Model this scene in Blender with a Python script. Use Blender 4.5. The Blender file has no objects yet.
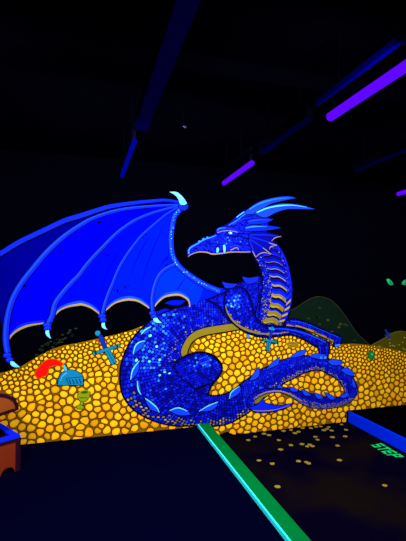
# A blacklight adventure-golf hall: a dragon on a hoard of gold painted on the end wall,
# raised lanes with a kerb and a blue step, a treasure chest and ultraviolet tube lights.
# World metres: x runs along the painted wall, y towards it, z up from the raised floor.
import bpy, bmesh, math, random
from mathutils import Vector, geometry
C = bpy.context.scene.collection
rnd = random.Random(7)
D = 4.2            # the painted wall stands at y = D
SUNK = -0.13       # level of the sunken floor between the two raised ones

# ------------------------------------------------------------------ materials
def lin(c): return tuple(((v/255)/12.92 if v/255 <= .04045 else ((v/255+.055)/1.055)**2.4) for v in c)
MATS = {}
def paint(name, rgb, vary=.12, scale=9.0, rough=.8, spec=0):
    """matt pigment with a slightly uneven brushed tone"""
    m = bpy.data.materials.new(name); m.use_nodes = True
    nt = m.node_tree; b = nt.nodes['Principled BSDF']
    b.inputs['Roughness'].default_value = rough
    b.inputs['Specular IOR Level'].default_value = spec if max(rgb) > 40 else 0.0
    c = lin(rgb)
    tc = nt.nodes.new('ShaderNodeTexCoord'); n = nt.nodes.new('ShaderNodeTexNoise')
    n.inputs['Scale'].default_value = scale; n.inputs['Detail'].default_value = 4
    nt.links.new(tc.outputs['Object'], n.inputs['Vector'])
    mx = nt.nodes.new('ShaderNodeMix'); mx.data_type = 'RGBA'
    mx.inputs[6].default_value = (*[min(1, v*(1-vary)) for v in c], 1)
    mx.inputs[7].default_value = (*[min(1, v*(1+vary)) for v in c], 1)
    nt.links.new(n.outputs['Fac'], mx.inputs[0]); nt.links.new(mx.outputs[2], b.inputs['Base Color'])
    MATS[name] = m; return m
def lamp_mat(name, col, strength):
    m = bpy.data.materials.new(name); m.use_nodes = True
    b = m.node_tree.nodes['Principled BSDF']; b.inputs['Base Color'].default_value = (0, 0, .002, 1); b.inputs['Specular IOR Level'].default_value = 0
    b.inputs['Emission Color'].default_value = (*col, 1); b.inputs['Emission Strength'].default_value = strength
    MATS[name] = m
P = dict(
    ink=(4, 3, 18), navy=(3, 4, 80), deep=(6, 8, 125), blue=(8, 16, 180), royal=(12, 32, 215), bright=(20, 62, 240),
    sky=(42, 122, 250), cyan=(90, 205, 255), ice=(150, 235, 255), violet=(70, 70, 190),
    wing_shade=(0, 0, 108), wing_mid=(0, 0, 186), wing_blue=(0, 4, 208), wing_bright=(0, 16, 238), wing_glow=(0, 34, 250),
    bone=(12, 32, 218), rim=(140, 124, 58), olive=(118, 104, 22), khaki=(150, 132, 50), cream=(165, 155, 95), tan=(140, 118, 36),
    heap_ink=(120, 80, 4), ink_brown=(5, 3, 1), gold=(230, 168, 14), gold_light=(241, 187, 24), gold_deep=(216, 152, 10), amber=(238, 148, 8), ochre=(188, 132, 8),
    hill=(8, 22, 14), hill_edge=(34, 40, 18), mound=(62, 58, 8), mound_dot=(130, 120, 20), mound_edge=(88, 84, 24), dim_coin=(26, 34, 22),
    red=(245, 14, 8), steel=(16, 112, 152), steel_light=(60, 165, 205), steel_dark=(6, 40, 80), teal=(14, 112, 140), grip=(12, 34, 150),
    goblet=(118, 140, 14), goblet_dark=(52, 70, 8), green=(8, 112, 40), green_light=(60, 170, 80), leaf=(110, 98, 24), eye_green=(20, 150, 90), dim_blue=(18, 40, 110),
    brown=(118, 56, 18), red_brown=(104, 34, 14), chest_edge=(34, 8, 22), chest_blue=(8, 30, 225), chest_dark=(8, 6, 20),
    kerb_green=(0, 100, 40), kerb_cyan=(50, 254, 255), step_blue=(0, 44, 255), step_black=(1, 1, 3), letter=(20, 190, 95),
    floor_coin=(132, 114, 36), wall_black=(1, 1, 5), floor_navy=(1, 1, 20), ceiling_black=(1, 1, 5), housing=(0, 0, 70), fitting=(50, 50, 80),
)
for k, v in P.items(): paint(k, v, vary=.05 if k in ('ink',) else .12)
# dark short-pile carpet of the sunken floor: navy with random warm brown patches
def carpet():
    m = bpy.data.materials.new('carpet'); m.use_nodes = True; nt = m.node_tree; b = nt.nodes['Principled BSDF']
    b.inputs['Roughness'].default_value = .9; b.inputs['Specular IOR Level'].default_value = 0
    tc = nt.nodes.new('ShaderNodeTexCoord'); n = nt.nodes.new('ShaderNodeTexNoise'); n.inputs['Scale'].default_value = 1.6
    r = nt.nodes.new('ShaderNodeValToRGB')
    r.color_ramp.elements[0].position = .42; r.color_ramp.elements[0].color = (*lin((3, 1, 16)), 1)
    r.color_ramp.elements[1].position = .66; r.color_ramp.elements[1].color = (*lin((13, 8, 7)), 1)
    nt.links.new(tc.outputs['Object'], n.inputs['Vector']); nt.links.new(n.outputs['Fac'], r.inputs[0])
    nt.links.new(r.outputs[0], b.inputs['Base Color']); MATS['carpet'] = m
carpet()
lamp_mat('uv_tube', (.12, .002, 1.0), 1.0)
lamp_mat('reflected_tube_glow', (.0, .003, 1.0), .32)  # emission in place of light reflected by a dim tube
lamp_mat('channel_glow', (.0, .0, 1.0), .021)  # emission that replaces tube light falling on the housings

# ------------------------------------------------------------------ mesh helpers
class MB:
    def __init__(s, thick=False): s.thick = thick; s.v = []; s.f = []; s.m = []; s.names = []
    def mi(s, n):
        if n not in s.names: s.names.append(n)
        return s.names.index(n)
    def face(s, pts, mat):
        i = len(s.v); s.v += [tuple(p) for p in pts]; s.f.append(list(range(i, i+len(pts)))); s.m.append(s.mi(mat))
    def wall(s, pts, mat, L):
        """a patch of paint on the wall: pts are (x, z); L is the coat (1 coat = 1.2 mm)"""
        y = D - .0012*L
        if area(pts) < 0: pts = pts[::-1]
        s.face([(x, y, z) for x, z in pts], mat)
    def shape(s, pts, mat, L, ink=.006, smooth=True, inkmat='ink'):
        q = smooth_closed(pts) if smooth else list(pts)
        g = grow(q, ink) if ink else q
        if ink: s.wall(g, inkmat, L-.45)
        if s.thick: s.rim(g, inkmat if ink else mat, L-.45 if ink else L)
        s.wall(q, mat, L); return q
    def rim(s, g, mat, L):              # the edge of a coat, down to the wall
        y0, y1 = D - .0012*L, D + .0006
        if area(g) < 0: g = g[::-1]
        for i in range(len(g)):
            a, b = g[i-1], g[i]; s.face([(b[0], y0, b[1]), (a[0], y0, a[1]), (a[0], y1, a[1]), (b[0], y1, b[1])], mat)
        s.face([(a[0], y1, a[1]) for a in g[::-1]], mat)
    def patch(s, pts, mat, L): s.rim(pts, mat, L); s.wall(pts, mat, L)
    def stroke(s, pts, w0, w1, mat, L, wm=None, smooth=True):
        q = smooth_open(pts) if smooth else list(pts)
        n = len(q); a = []; b = []
        for i, p in enumerate(q):
            t = i/(n-1); w = w0+(w1-w0)*t if wm is None else ((w0+(wm-w0)*t*2) if t < .5 else (wm+(w1-wm)*(t-.5)*2))
            p0 = q[max(0, i-1)]; p1 = q[min(n-1, i+1)]; dx, dz = p1[0]-p0[0], p1[1]-p0[1]; l = math.hypot(dx, dz) or 1
            nx, nz = -dz/l*w/2, dx/l*w/2
            a.append((p[0]+nx, p[1]+nz)); b.append((p[0]-nx, p[1]-nz))
        for i in range(n-1): s.wall([a[i], a[i+1], b[i+1], b[i]], mat, L)
        return q
    def box(s, x0, x1, y0, y1, z0, z1, mat, top=None, left=None):
        c = [(x, y, z) for z in (z0, z1) for y in (y0, y1) for x in (x0, x1)]
        for q, mm in (((0, 2, 3, 1), mat), ((4, 5, 7, 6), top or mat), ((0, 1, 5, 4), mat), ((2, 6, 7, 3), mat), ((0, 4, 6, 2), left or mat), ((1, 3, 7, 5), mat)):
            s.face([c[i] for i in q], mm)
    def build(s, name, parent=None, weld=False):
        me = bpy.data.meshes.new(name); me.from_pydata(s.v, [], s.f)
        for n in s.names: me.materials.append(MATS[n])
        me.polygons.foreach_set('material_index', s.m); me.update()
        if weld:
            bm = bmesh.new(); bm.from_mesh(me); bmesh.ops.remove_doubles(bm, verts=bm.verts, dist=1e-5); bmesh.ops.recalc_face_normals(bm, faces=bm.faces); bm.to_mesh(me); bm.free()
        o = bpy.data.objects.new(name, me); C.objects.link(o)
        if parent is not None:
            o.parent = parent; o.matrix_parent_inverse = world(parent).inverted()
        return o
from mathutils import Matrix
def world(o):
    return Matrix.Translation(o.location) if o.parent is None else world(o.parent) @ o.matrix_parent_inverse @ Matrix.Translation(o.location)
def area(p): return sum(p[i-1][0]*p[i][1]-p[i][0]*p[i-1][1] for i in range(len(p)))/2
def cr(p0, p1, p2, p3, t):
    return tuple(.5*(2*p1[k]+(p2[k]-p0[k])*t+(2*p0[k]-5*p1[k]+4*p2[k]-p3[k])*t*t+(3*p1[k]-p0[k]-3*p2[k]+p3[k])*t**3) for k in range(len(p1)))
def corner(a, b, c):
    u = (b[0]-a[0], b[1]-a[1]); v = (c[0]-b[0], c[1]-b[1]); d = (math.hypot(*u)*math.hypot(*v)) or 1
    return (u[0]*v[0]+u[1]*v[1])/d < .45
def smooth_closed(p, n=4):
    N = len(p); cs = [corner(p[i-1], p[i], p[(i+1) % N]) for i in range(N)]; out = []
    for i in range(N):
        j = (i+1) % N
        a = p[i-1] if not cs[i] else p[i]; d = p[(i+2) % N] if not cs[j] else p[j]
        for k in range(n): out.append(cr(a, p[i], p[j], d, k/n))
    return out
def smooth_open(p, n=5):
    out = []
    for i in range(len(p)-1):
        a = p[max(0, i-1)]; d = p[min(len(p)-1, i+2)]
        for k in range(n): out.append(cr(a, p[i], p[i+1], d, k/n))
    out.append(tuple(p[-1])); return out
def grow(p, w):
    if area(p) < 0: p = p[::-1]
    N = len(p); out = []
    for i in range(N):
        a, b, c = p[i-1], p[i], p[(i+1) % N]
        def nrm(u, v):
            dx, dz = v[0]-u[0], v[1]-u[1]; l = math.hypot(dx, dz) or 1; return dz/l, -dx/l
        n0, n1 = nrm(a, b), nrm(b, c); m = (n0[0]+n1[0], n0[1]+n1[1]); l2 = m[0]**2+m[1]**2
        k = min(2*w/max(l2, .35), 2*w)
        out.append((b[0]+m[0]*k, b[1]+m[1]*k))
    return out
def inside(p, x, z):
    r = False; j = len(p)-1
    for i in range(len(p)):
        if (p[i][1] > z) != (p[j][1] > z) and x < (p[j][0]-p[i][0])*(z-p[i][1])/(p[j][1]-p[i][1])+p[i][0]: r = not r
        j = i
    return r
def disc(cx, cz, r, n=12, rz=None): return [(cx+r*math.cos(2*math.pi*i/n), cz+(rz or r)*math.sin(2*math.pi*i/n)) for i in range(n)]
def empty(name, loc):
    o = bpy.data.objects.new(name, None); o.location = loc; o.empty_display_size = .1; C.objects.link(o); return o
def tag(o, label, cat, group=None, kind=None):
    o['label'] = label; o['category'] = cat
    if group: o['group'] = group
    if kind: o['kind'] = kind
    return o
def struct(o): o['kind'] = 'structure'; return o

# ------------------------------------------------------------------ the setting
mb = MB(); mb.box(-3.2, 7.2, D, D+.12, -.35, 2.80, 'wall_black'); struct(mb.build('wall_back'))
mb = MB(); mb.box(-3.32, -3.2, -2.5, D+.12, -.35, 2.80, 'wall_black'); struct(mb.build('wall_left'))
mb = MB(); mb.box(7.2, 7.32, -2.5, D+.12, -.35, 2.80, 'wall_black'); struct(mb.build('wall_right'))
mb = MB(); mb.box(-3.2, 7.2, -2.62, -2.5, -.35, 2.80, 'wall_black'); struct(mb.build('wall_front'))
mb = MB(); mb.box(-3.2, 7.2, -2.5, D, 2.80, 2.92, 'ceiling_black'); struct(mb.build('ceiling'))
mb = MB(); mb.box(-3.2, 7.2, -2.5, D, -.35, SUNK, 'carpet'); struct(mb.build('floor'))
mb = MB(); mb.box(-3.2, 1.158, -2.5, D, SUNK, 0, 'floor_navy'); struct(mb.build('floor'))
mb = MB(); mb.box(-3.2, 7.2, 2.12, 2.24, 2.70, 2.80, 'ceiling_black'); struct(mb.build('trim_1'))

# raised floor on the right with its blue painted step front
t = tag(empty('step_platform', (4.5, 2.0, SUNK)), 'black raised platform with a glowing blue front edge on the right', 'step')
mb = MB(); mb.box(3.045, 7.19, -2.49, D-.01, SUNK, 0.0, 'step_black'); mb.build('deck', t)
mb = MB(); mb.box(3.022, 3.045, -2.49, D-.01, SUNK, 0.0, 'step_blue'); mb.build('riser', t)['label'] = 'bright blue riser'
# kerb along the edge of the left lane
t = tag(empty('lane_kerb', (1.22, 1.0, 0)), 'long green kerb board with a bright cyan side along the left lane', 'kerb')
mb = MB(); mb.box(1.170, 1.282, -2.5, D-.02, SUNK, .03, 'kerb_green'); mb.build('board', t)
mb = MB(); mb.box(1.158, 1.170, -2.5, D-.02, 0.0, .031, 'kerb_cyan'); mb.build('side_strip', t)['label'] = 'glowing cyan strip'

# painted word on the sunken floor, read from the middle of the lane
t = tag(empty('step_lettering', (2.9, 3.4, SUNK)), 'green stencilled word STEP on the dark floor below the blue riser', 'lettering')
B0, B1 = [(2.8212, 3.5397), (2.8037, 3.2442)]; T0, T1 = [(2.9602, 3.5524), (2.9414, 3.22)]
def letter(k, rects):
    m = MB(); w = .21; x0 = k*(1-w)/3
    def q(u, v):
        s = x0+u*w; a = [B0[i]+(B1[i]-B0[i])*s for i in (0, 1)]; b = [T0[i]+(T1[i]-T0[i])*s for i in (0, 1)]
        return a[0]+(b[0]-a[0])*v, a[1]+(b[1]-a[1])*v
    for (u0, u1, v0, v1) in rects:
        lo = [q(u0, v0), q(u1, v0), q(u1, v1), q(u0, v1)]
        for z, rev in ((SUNK+.002, 0),): m.face([(x, y, z) for x, y in lo], 'letter')
        for i in range(4):
            a, b = lo[i-1], lo[i]; m.face([(*a, SUNK), (*b, SUNK), (*b, SUNK+.002), (*a, SUNK+.002)], 'letter')
    m.build('letter', t)
h = .24
letter(0, [(0, 1, 0, .2), (0, 1, .4, .6), (0, 1, .8, 1), (0, h, .6, .8), (1-h, 1, .2, .4)])
letter(1, [(0, 1, .8, 1), (.5-h/2, .5+h/2, 0, .8)])
letter(2, [(0, h, 0, 1), (h, 1, 0, .2), (h, .9, .4, .6), (h, 1, .8, 1)])
letter(3, [(0, h, 0, 1), (h, 1, .8, 1), (h, 1, .38, .56), (1-h, 1, .56, .8)])

# ------------------------------------------------------------------ the gold heap on the wall
heap = [(-1.0898, 0.5996), (-0.8847, 0.6496), (-0.7585, 0.6877), (-0.673, 0.7077), (-0.5864, 0.7335), (-0.499, 0.7854), (-0.4103, 0.8379), (-0.3023, 0.8904), (-0.183, 0.9238), (-0.0427, 0.9422), (0.1488, 0.979), (0.3257, 1.0125), (0.4663, 1.0482), (0.5684, 1.0859), (0.651, 1.135), (0.8087, 1.1725), (1.1903, 1.1523), (1.6504, 1.1186), (1.9517, 1.0543), (2.2646, 1.0333), (2.5892, 0.9416), (2.9257, 0.7965), (3.0927, 0.7976), (3.2914, 0.777), (3.4943, 0.7375), (3.7168, 0.6901), (3.8836, 0.6572), (4.1784, 0.5792), (4.5813, 0.4933), (5.0868, 0.332)]
xr = heap[-1][0]
jag = [(1.3474, -0.1307), (1.4844, -0.0861), (1.6471, -0.1572), (1.7895, -0.123), (1.91, -0.1531), (2.0819, -0.1286), (2.2573, -0.1521), (2.3852, -0.1276), (2.6199, -0.1464), (2.7805, -0.1227), (3.0129, -0.1264)]
heap_out = heap + [(xr, .004), (3.0, .004)] + [(3.0, SUNK+.004)] + [(x, max(z, SUNK+.004)) for x, z in jag[::-1]][1:] + [(1.30, SUNK+.004), (1.30, .034), (1.14, .004), (heap[0][0], .004)]
heap_poly = heap_out
# outlines of the dragon that hide coins (filled in below)
A = [(1.699, 1.5278), (1.5335, 1.473), (1.3599, 1.3977), (1.2239, 1.3559), (1.0792, 1.2937), (0.9157, 1.2542), (0.7557, 1.1947), (0.6199, 1.1049), (0.5072, 0.9956), (0.4166, 0.8568), (0.3672, 0.7176), (0.3528, 0.5874), (0.3686, 0.4352), (0.4394, 0.2985), (0.5616, 0.1865), (0.7378, 0.0934), (0.9179, 0.0397), (1.1352, 0.0183), (1.3361, -0.0068), (1.5076, 0.0032), (1.6242, 0.0463), (1.7425, 0.101), (1.8507, 0.1797), (1.9851, 0.2799), (2.1721, 0.3896), (2.2992, 0.4377), (2.4543, 0.4964), (2.6255, 0.5148), (2.7858, 0.4464), (2.894, 0.3745), (2.9619, 0.287), (2.975, 0.2151), (2.9195, 0.178), (2.8238, 0.168), (2.6893, 0.1904), (2.5439, 0.2366), (2.388, 0.283), (2.2602, 0.321), (2.1093, 0.349), (1.9609, 0.3486), (1.8513, 0.3234), (1.767, 0.2802), (1.7286, 0.2119), (1.7546, 0.1383), (1.8384, 0.1034)]
Bq = [(1.6501, 1.0193), (1.5093, 1.0021), (1.3596, 0.9856), (1.2463, 0.9682), (1.1569, 0.9395), (1.0906, 0.889), (1.0577, 0.8268), (1.0468, 0.785), (1.0468, 0.7427), (1.0469, 0.6899), (1.036, 0.6483), (1.0142, 0.6179), (1.0142, 0.5863), (1.0361, 0.5428), (1.0799, 0.4977), (1.1461, 0.4508), (1.2127, 0.3929), (1.2799, 0.3238), (1.3704, 0.306), (1.485, 0.3186), (1.578, 0.3604), (1.6841, 0.4292), (1.7916, 0.4936), (1.9129, 0.5581), (2.0858, 0.6208), (2.2624, 0.6679), (2.4557, 0.6807), (2.6266, 0.6544), (2.8144, 0.6033), (2.9918, 0.4985), (3.1159, 0.3595), (3.1569, 0.2489), (3.1135, 0.1448), (2.9735, 0.0792), (2.7821, 0.0545), (2.5821, 0.0719), (2.4128, 0.1323), (2.2597, 0.2359), (2.1215, 0.2918), (1.9729, 0.292), (1.8874, 0.2653), (1.8208, 0.2319), (1.7966, 0.1952), (1.8206, 0.1712), (1.8628, 0.1676)]
NS = len(A)
def stat(i):
    i = max(0, min(NS-1.0001, i)); k = int(i); t = i-k
    g = lambda L, j: L[max(0, min(NS-1, j))]
    return cr(g(A, k-1), g(A, k), g(A, k+1), g(A, k+2), t), cr(g(Bq, k-1), g(Bq, k), g(Bq, k+1), g(Bq, k+2), t)
body_q = []
for j in range((NS-1)*3):
    a0, b0 = stat(j/3); a1, b1 = stat((j+1)/3); body_q.append((a0, a1, b1, b0))
leg_knee = [(0.8846, 0.6571), (0.9274, 0.707), (1.0032, 0.7503), (1.0797, 0.7781), (1.2015, 0.7902), (1.314, 0.7557), (1.405, 0.6808), (1.4371, 0.6032), (1.4048, 0.5188), (1.3478, 0.458), (1.2968, 0.3866), (1.2799, 0.3131), (1.1682, 0.3643), (1.08, 0.4344), (0.9709, 0.5261)]
shoulder = [(1.4868, 1.4403), (1.4634, 1.342), (1.4691, 1.2435), (1.5096, 1.1552), (1.5678, 1.0878), (1.6501, 1.0248), (1.7692, 0.9654), (1.9144, 0.9266), (2.0873, 0.9256), (2.264, 0.9373), (2.3923, 0.898), (2.5222, 0.8245), (2.621, 0.7713), (2.6335, 0.6832), (2.6399, 0.6479), (2.6932, 0.6392), (2.7471, 0.6481), (2.7681, 0.7351), (2.7757, 0.823), (2.6285, 0.8818), (2.4969, 0.9449), (2.3671, 0.9956), (2.201, 1.0262), (2.0133, 1.0411), (1.915, 1.061), (1.8421, 1.1246), (1.8002, 1.2371), (1.7704, 1.3491), (1.7108, 1.4499), (1.6158, 1.4836), (1.5335, 1.473)]
far_arm = [(2.1888, 1.0927), (2.2269, 1.1054), (2.3292, 1.1118), (2.524, 1.0486), (2.723, 0.9651), (2.8993, 0.8997), (2.954, 0.8595), (2.9259, 0.8107), (2.8843, 0.777), (2.8229, 0.788), (2.8438, 0.832), (2.7222, 0.8781), (2.5496, 0.9547), (2.3931, 1.0121), (2.2138, 1.0349)]
neck = [(1.7842, 1.8861), (1.8203, 1.8082), (1.8687, 1.7357), (1.899, 1.6627), (1.9171, 1.5726), (1.8921, 1.46), (1.8551, 1.3593), (1.8062, 1.2259), (1.7457, 1.1382), (1.7935, 1.0479), (1.9148, 1.0218), (2.0753, 1.0053), (2.2013, 1.0752), (2.2529, 1.194), (2.2857, 1.3312), (2.2931, 1.4923), (2.2732, 1.5846), (2.2432, 1.6996), (2.1804, 1.8484), (2.1177, 1.9503), (2.0428, 2.017), (1.9189, 2.0135)]
hide = [smooth_closed(x) for x in (leg_knee, shoulder, neck)]
def hidden(x, z):
    for q in body_q:
        xs = [v[0] for v in q]; zs = [v[1] for v in q]
        if min(xs) < x < max(xs) and min(zs) < z < max(zs) and inside(q, x, z): return True
    return any(inside(h, x, z) for h in hide)

gh = tag(empty('painted_gold_hoard', (1.6, D, 0)), 'big painted heap of yellow gold coins filling the base of the wall', 'gold coins')
mb = MB(); mb.wall(heap_poly, 'heap_ink', 3); mb.build('backing', gh)['label'] = 'dark brown ground between the coins'
# centres by dart throwing, spacing growing away from the top edge of the heap
def top_at(x):
    for i in range(len(heap)-1):
        if heap[i][0] <= x <= heap[i+1][0]:
            t = (x-heap[i][0])/(heap[i+1][0]-heap[i][0]); return heap[i][1]+t*(heap[i+1][1]-heap[i][1])
    return 0
pts = []; grid = {}
def spacing(x, z):
    d = max(0, top_at(x)-z); return (.033 + .042*min(1, d/.50))*(1.0 if x < 1.6 else .98)
x0 = heap[0][0]; tries = 0
while tries < 60000:
    tries += 1
    x = rnd.uniform(x0-.05, xr+.02); z = rnd.uniform(SUNK-.05, 1.12)
    tp = top_at(min(max(x, x0), xr))
    if z > tp+.05: continue
    r = spacing(x, z)*rnd.choice((.82, 1, 1, 1.12)); gx, gz = int(x/.08), int(z/.08); ok = True
    for i in (-1, 0, 1):
        for j in (-1, 0, 1):
            for (px, pz, pr) in grid.get((gx+i, gz+j), ()):
                if (px-x)**2+((pz-z)*1.4)**2 < ((pr+r)/2)**2: ok = False
    if ok: pts.append((x, z)); grid.setdefault((gx, gz), []).append((x, z, r))
def cells_of(pts):
    vs, es, fs, *_ = geometry.delaunay_2d_cdt([Vector(q) for q in pts], [], [], 0, 1e-6); cells = {}
    for f in fs:
        a, b, c = (vs[i] for i in f); d = 2*(a.x*(b.y-c.y)+b.x*(c.y-a.y)+c.x*(a.y-b.y))
        if abs(d) < 1e-12: continue
        A2, B2, C2 = a.length_squared, b.length_squared, c.length_squared
        o = ((A2*(b.y-c.y)+B2*(c.y-a.y)+C2*(a.y-b.y))/d, (A2*(c.x-b.x)+B2*(a.x-c.x)+C2*(b.x-a.x))/d)
        for i in f: cells.setdefault(i, []).append(o)
    for i, cc in cells.items(): cc.sort(key=lambda q: math.atan2(q[1]-vs[i].y, q[0]-vs[i].x))
    return vs, cells
vs, cells = cells_of(pts)
pts = [tuple(v) for v in vs]
for i, cc in cells.items():                # one step towards even, rounder cells
    if len(cc) > 3 and all(math.hypot(q[0]-vs[i].x, q[1]-vs[i].y) < .08 for q in cc):
        mx = sum(q[0] for q in cc)/len(cc); mz = sum(q[1] for q in cc)/len(cc); pts[i] = (vs[i].x*.6+mx*.4, vs[i].y*.6+mz*.4)
vs, cells = cells_of(pts)
def bot(x, z):                          # the heap stops at the floor, or at the ragged edge painted above the sunken one
    zb = .004 if x < 1.16 or x > 3.0 else SUNK+.004
    if 1.16 <= x <= 3.0:
        for i in range(len(jag)-1):
            if jag[i][0] <= x <= jag[i+1][0]: zb = max(zb, jag[i][1]+(jag[i+1][1]-jag[i][1])*(x-jag[i][0])/(jag[i+1][0]-jag[i][0]))
    return max(z, zb)
coins = []
for i, cc in cells.items():
    cx, cz = vs[i]
    if len(cc) < 4 or bot(cx, cz) > cz+.012 or not (x0 < cx < xr) or cz > top_at(cx) or hidden(cx, cz): continue
    cc.sort(key=lambda q: math.atan2(q[1]-cz, q[0]-cx))
    if any(math.hypot(q[0]-cx, q[1]-cz) > .09 for q in cc): continue
    mx = sum(q[0] for q in cc)/len(cc); mz = sum(q[1] for q in cc)/len(cc)
    for _ in range(3):
        cc = [tuple(cc[j-1][k]*a+cc[j][k]*(1-a) for k in (0, 1)) for j in range(len(cc)) for a in (.75, .25)]
    if any(q[1] > top_at(min(max(q[0], x0), xr))+.012 for q in cc[::2]): continue
    rm = sum(math.hypot(q[0]-mx, (q[1]-mz)*1.15) for q in cc)/len(cc); o = []
    for q in cc:                            # round the cell off into a coin
        d_ = math.hypot(q[0]-mx, (q[1]-mz)*1.15) or 1; k = min(.975, .45+.53*rm/d_); o.append((mx+(q[0]-mx)*k, mz+(q[1]-mz)*k))
    cc = o
    coins.append((abs(area(cc)), mx, mz, cc))
coins.sort(key=lambda c: -c[0])
def paint_coin(m, c, L):
    _, mx, mz, cc = c; r = rnd.random()
    base, face = ('gold_deep', 'gold') if r < .25 else ('gold', 'gold_light') if r < .66 else ('amber', 'gold') if r < .84 else ('ochre', 'gold_deep') if r < .93 else ('gold', 'gold')
    f = lambda k, dx=0, dz=0: [(mx+(q[0]-mx)*k+dx, bot(mx+(q[0]-mx)*k, mz+(q[1]-mz)*k+dz)) for q in cc]
    rr = math.sqrt(c[0]/math.pi); m.wall(f(1), 'ink_brown', L)
    m.wall(f(1-.0062/rr), base, L+.3); m.wall(f(.70-.004/rr, .001, .003), face, L+.6)
for c in coins[:100]:
    m = MB(); paint_coin(m, c, 4); m.build('coin', gh)
m = MB()
for c in coins[100:]: paint_coin(m, c, 4)
m.build('coins', gh)['kind'] = 'stuff'

# dim hills of treasure painted further back
q = [(2.1886, 1.0585), (2.2656, 1.1937), (2.3559, 1.2437), (2.4603, 1.3057), (2.5659, 1.3509), (2.6593, 1.3616), (2.794, 1.3246), (2.9026, 1.2397), (2.9984, 1.1302), (3.0673, 1.0385), (3.1646, 0.915), (3.2917, 0.8073), (3.3776, 0.7428), (3.0643, 0.7689), (2.6554, 0.9042)]
m = MB(); s = m.shape(q, 'hill', 1, .008, inkmat='hill_edge')
for i in range(26):
    x = rnd.uniform(2.45, 3.3); z = rnd.uniform(.75, 1.3)
    if inside(q, x-.03, z) and inside(q, x+.03, z+.03): m.wall(disc(x, z, .022, 9, .011), 'hill_edge' if i % 3 else 'mound', 1.5)
tag(m.build('painted_hill'), 'dim dark green painted hill behind the dragon right of its neck', 'hill')
q = [(3.3342, 0.7447), (3.4071, 0.778), (3.5696, 0.8449), (3.6899, 0.9023), (3.796, 0.9184), (3.8875, 0.904), (4.0415, 0.8517), (4.1664, 0.7961), (4.2609, 0.7411), (4.2896, 0.5607), (4.1784, 0.5792), (3.7168, 0.6901)]
m = MB(True); m.shape(q, 'mound', 1, .006, inkmat='mound_edge')
for i in range(46):
    x, z = rnd.uniform(3.35, 4.6), rnd.uniform(.6, .9)
    if inside(q, x-.02, z) and inside(q, x+.02, z+.02): m.wall(disc(x, z, .014, 8, .009), 'mound_dot', 1.5)
tag(m.build('painted_mound'), 'dim olive painted mound flecked with coins at the far right', 'hill')
m = MB()
for i in range(26):
    t_ = i/25; x, z = [(-0.4285, 0.8628), (-0.0813, 1.0568)][0][0]*(1-t_)+[(-0.4285, 0.8628), (-0.0813, 1.0568)][1][0]*t_, [(-0.4285, 0.8628), (-0.0813, 1.0568)][0][1]*(1-t_)+[(-0.4285, 0.8628), (-0.0813, 1.0568)][1][1]*t_
    m.patch(disc(x+rnd.uniform(-.03, .03), z+rnd.uniform(-.04, .04), .016, 8, .009), 'dim_coin', 1)
tag(m.build('painted_specks'), 'faint grey-green painted flecks on black above the heap under the wing', 'coins', kind='stuff')
# pair of eyes
t = tag(empty('painted_eyes', (3.75, D, 1.5)), 'pair of slanted green eyes painted on the black wall at far right', 'eyes')
m = MB(True); m.shape([(3.5992, 1.5749), (3.6321, 1.5787), (3.6768, 1.55), (3.7032, 1.505), (3.661, 1.4976), (3.6164, 1.5276)], 'eye_green', 2, 0); m.wall([(3.6065, 1.5674), (3.6335, 1.5699), (3.6481, 1.5425), (3.627, 1.5351)], 'green_light', 2.5); m.stroke([(3.6394, 1.5625), (3.6806, 1.505)], .006, .006, 'ink', 3); m.build('eye', t)
m = MB(True); m.shape([(3.8294, 1.5072), (3.8438, 1.5462), (3.8903, 1.569), (3.929, 1.5753), (3.9205, 1.5247), (3.8815, 1.4995)], 'eye_green', 2, 0); m.wall([(3.8514, 1.5399), (3.8886, 1.5601), (3.882, 1.5323), (3.8573, 1.5223)], 'green_light', 2.5); m.stroke([(3.8902, 1.5652), (3.8816, 1.5045)], .006, .006, 'ink', 3); m.build('eye', t)

# ------------------------------------------------------------------ treasures painted on the heap
t = tag(empty('painted_helmet', (-0.1147, D, 0.5398)), 'painted blue knight helmet with a red plume on the gold at left', 'helmet')
m = MB(); m.shape([(-0.2443, 0.5393), (-0.2393, 0.5969), (-0.2131, 0.6485), (-0.1671, 0.6766), (-0.1065, 0.6759), (-0.0499, 0.6479), (-0.0137, 0.6112), (-0.0055, 0.5223)], 'steel', 6, .007)
m.stroke([(-0.2217, 0.5764), (-0.2036, 0.6236), (-0.1622, 0.6559)], .006, .012, 'steel_light', 6.5); m.build('dome', t)
m = MB(); m.shape([(-0.1664, 0.5969), (-0.0155, 0.6035), (-0.0074, 0.5244), (-0.138, 0.5337)], 'steel', 7, .005, smooth=False)
for k in range(4): m.stroke([(-0.1431, 0.5856), (-0.1241, 0.5405)][:2] if k == 0 else [(p[0]+k*.032, p[1]) for p in [(-0.1431, 0.5856), (-0.1241, 0.5405)]], .009, .009, 'steel_dark', 7.5, smooth=False)
m.build('visor', t)
m = MB(); m.shape([(-0.2, 0.7437), (-0.2372, 0.7739), (-0.2996, 0.7937), (-0.3621, 0.7807), (-0.4235, 0.7181), (-0.4533, 0.6637), (-0.4397, 0.6352), (-0.4135, 0.6106), (-0.3868, 0.6317), (-0.3427, 0.648), (-0.3252, 0.7123), (-0.2716, 0.7323), (-0.2183, 0.7234)], 'red', 6, .006, inkmat='heap_ink'); m.build('plume', t)['label'] = 'bright red feather plume'
m = MB(); m.shape([(-0.1954, 0.7395), (-0.1767, 0.7239), (-0.1578, 0.6741), (-0.1809, 0.6726), (-0.1942, 0.7055)], 'steel_light', 6.6, .003); m.build('plume_holder', t)

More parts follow.
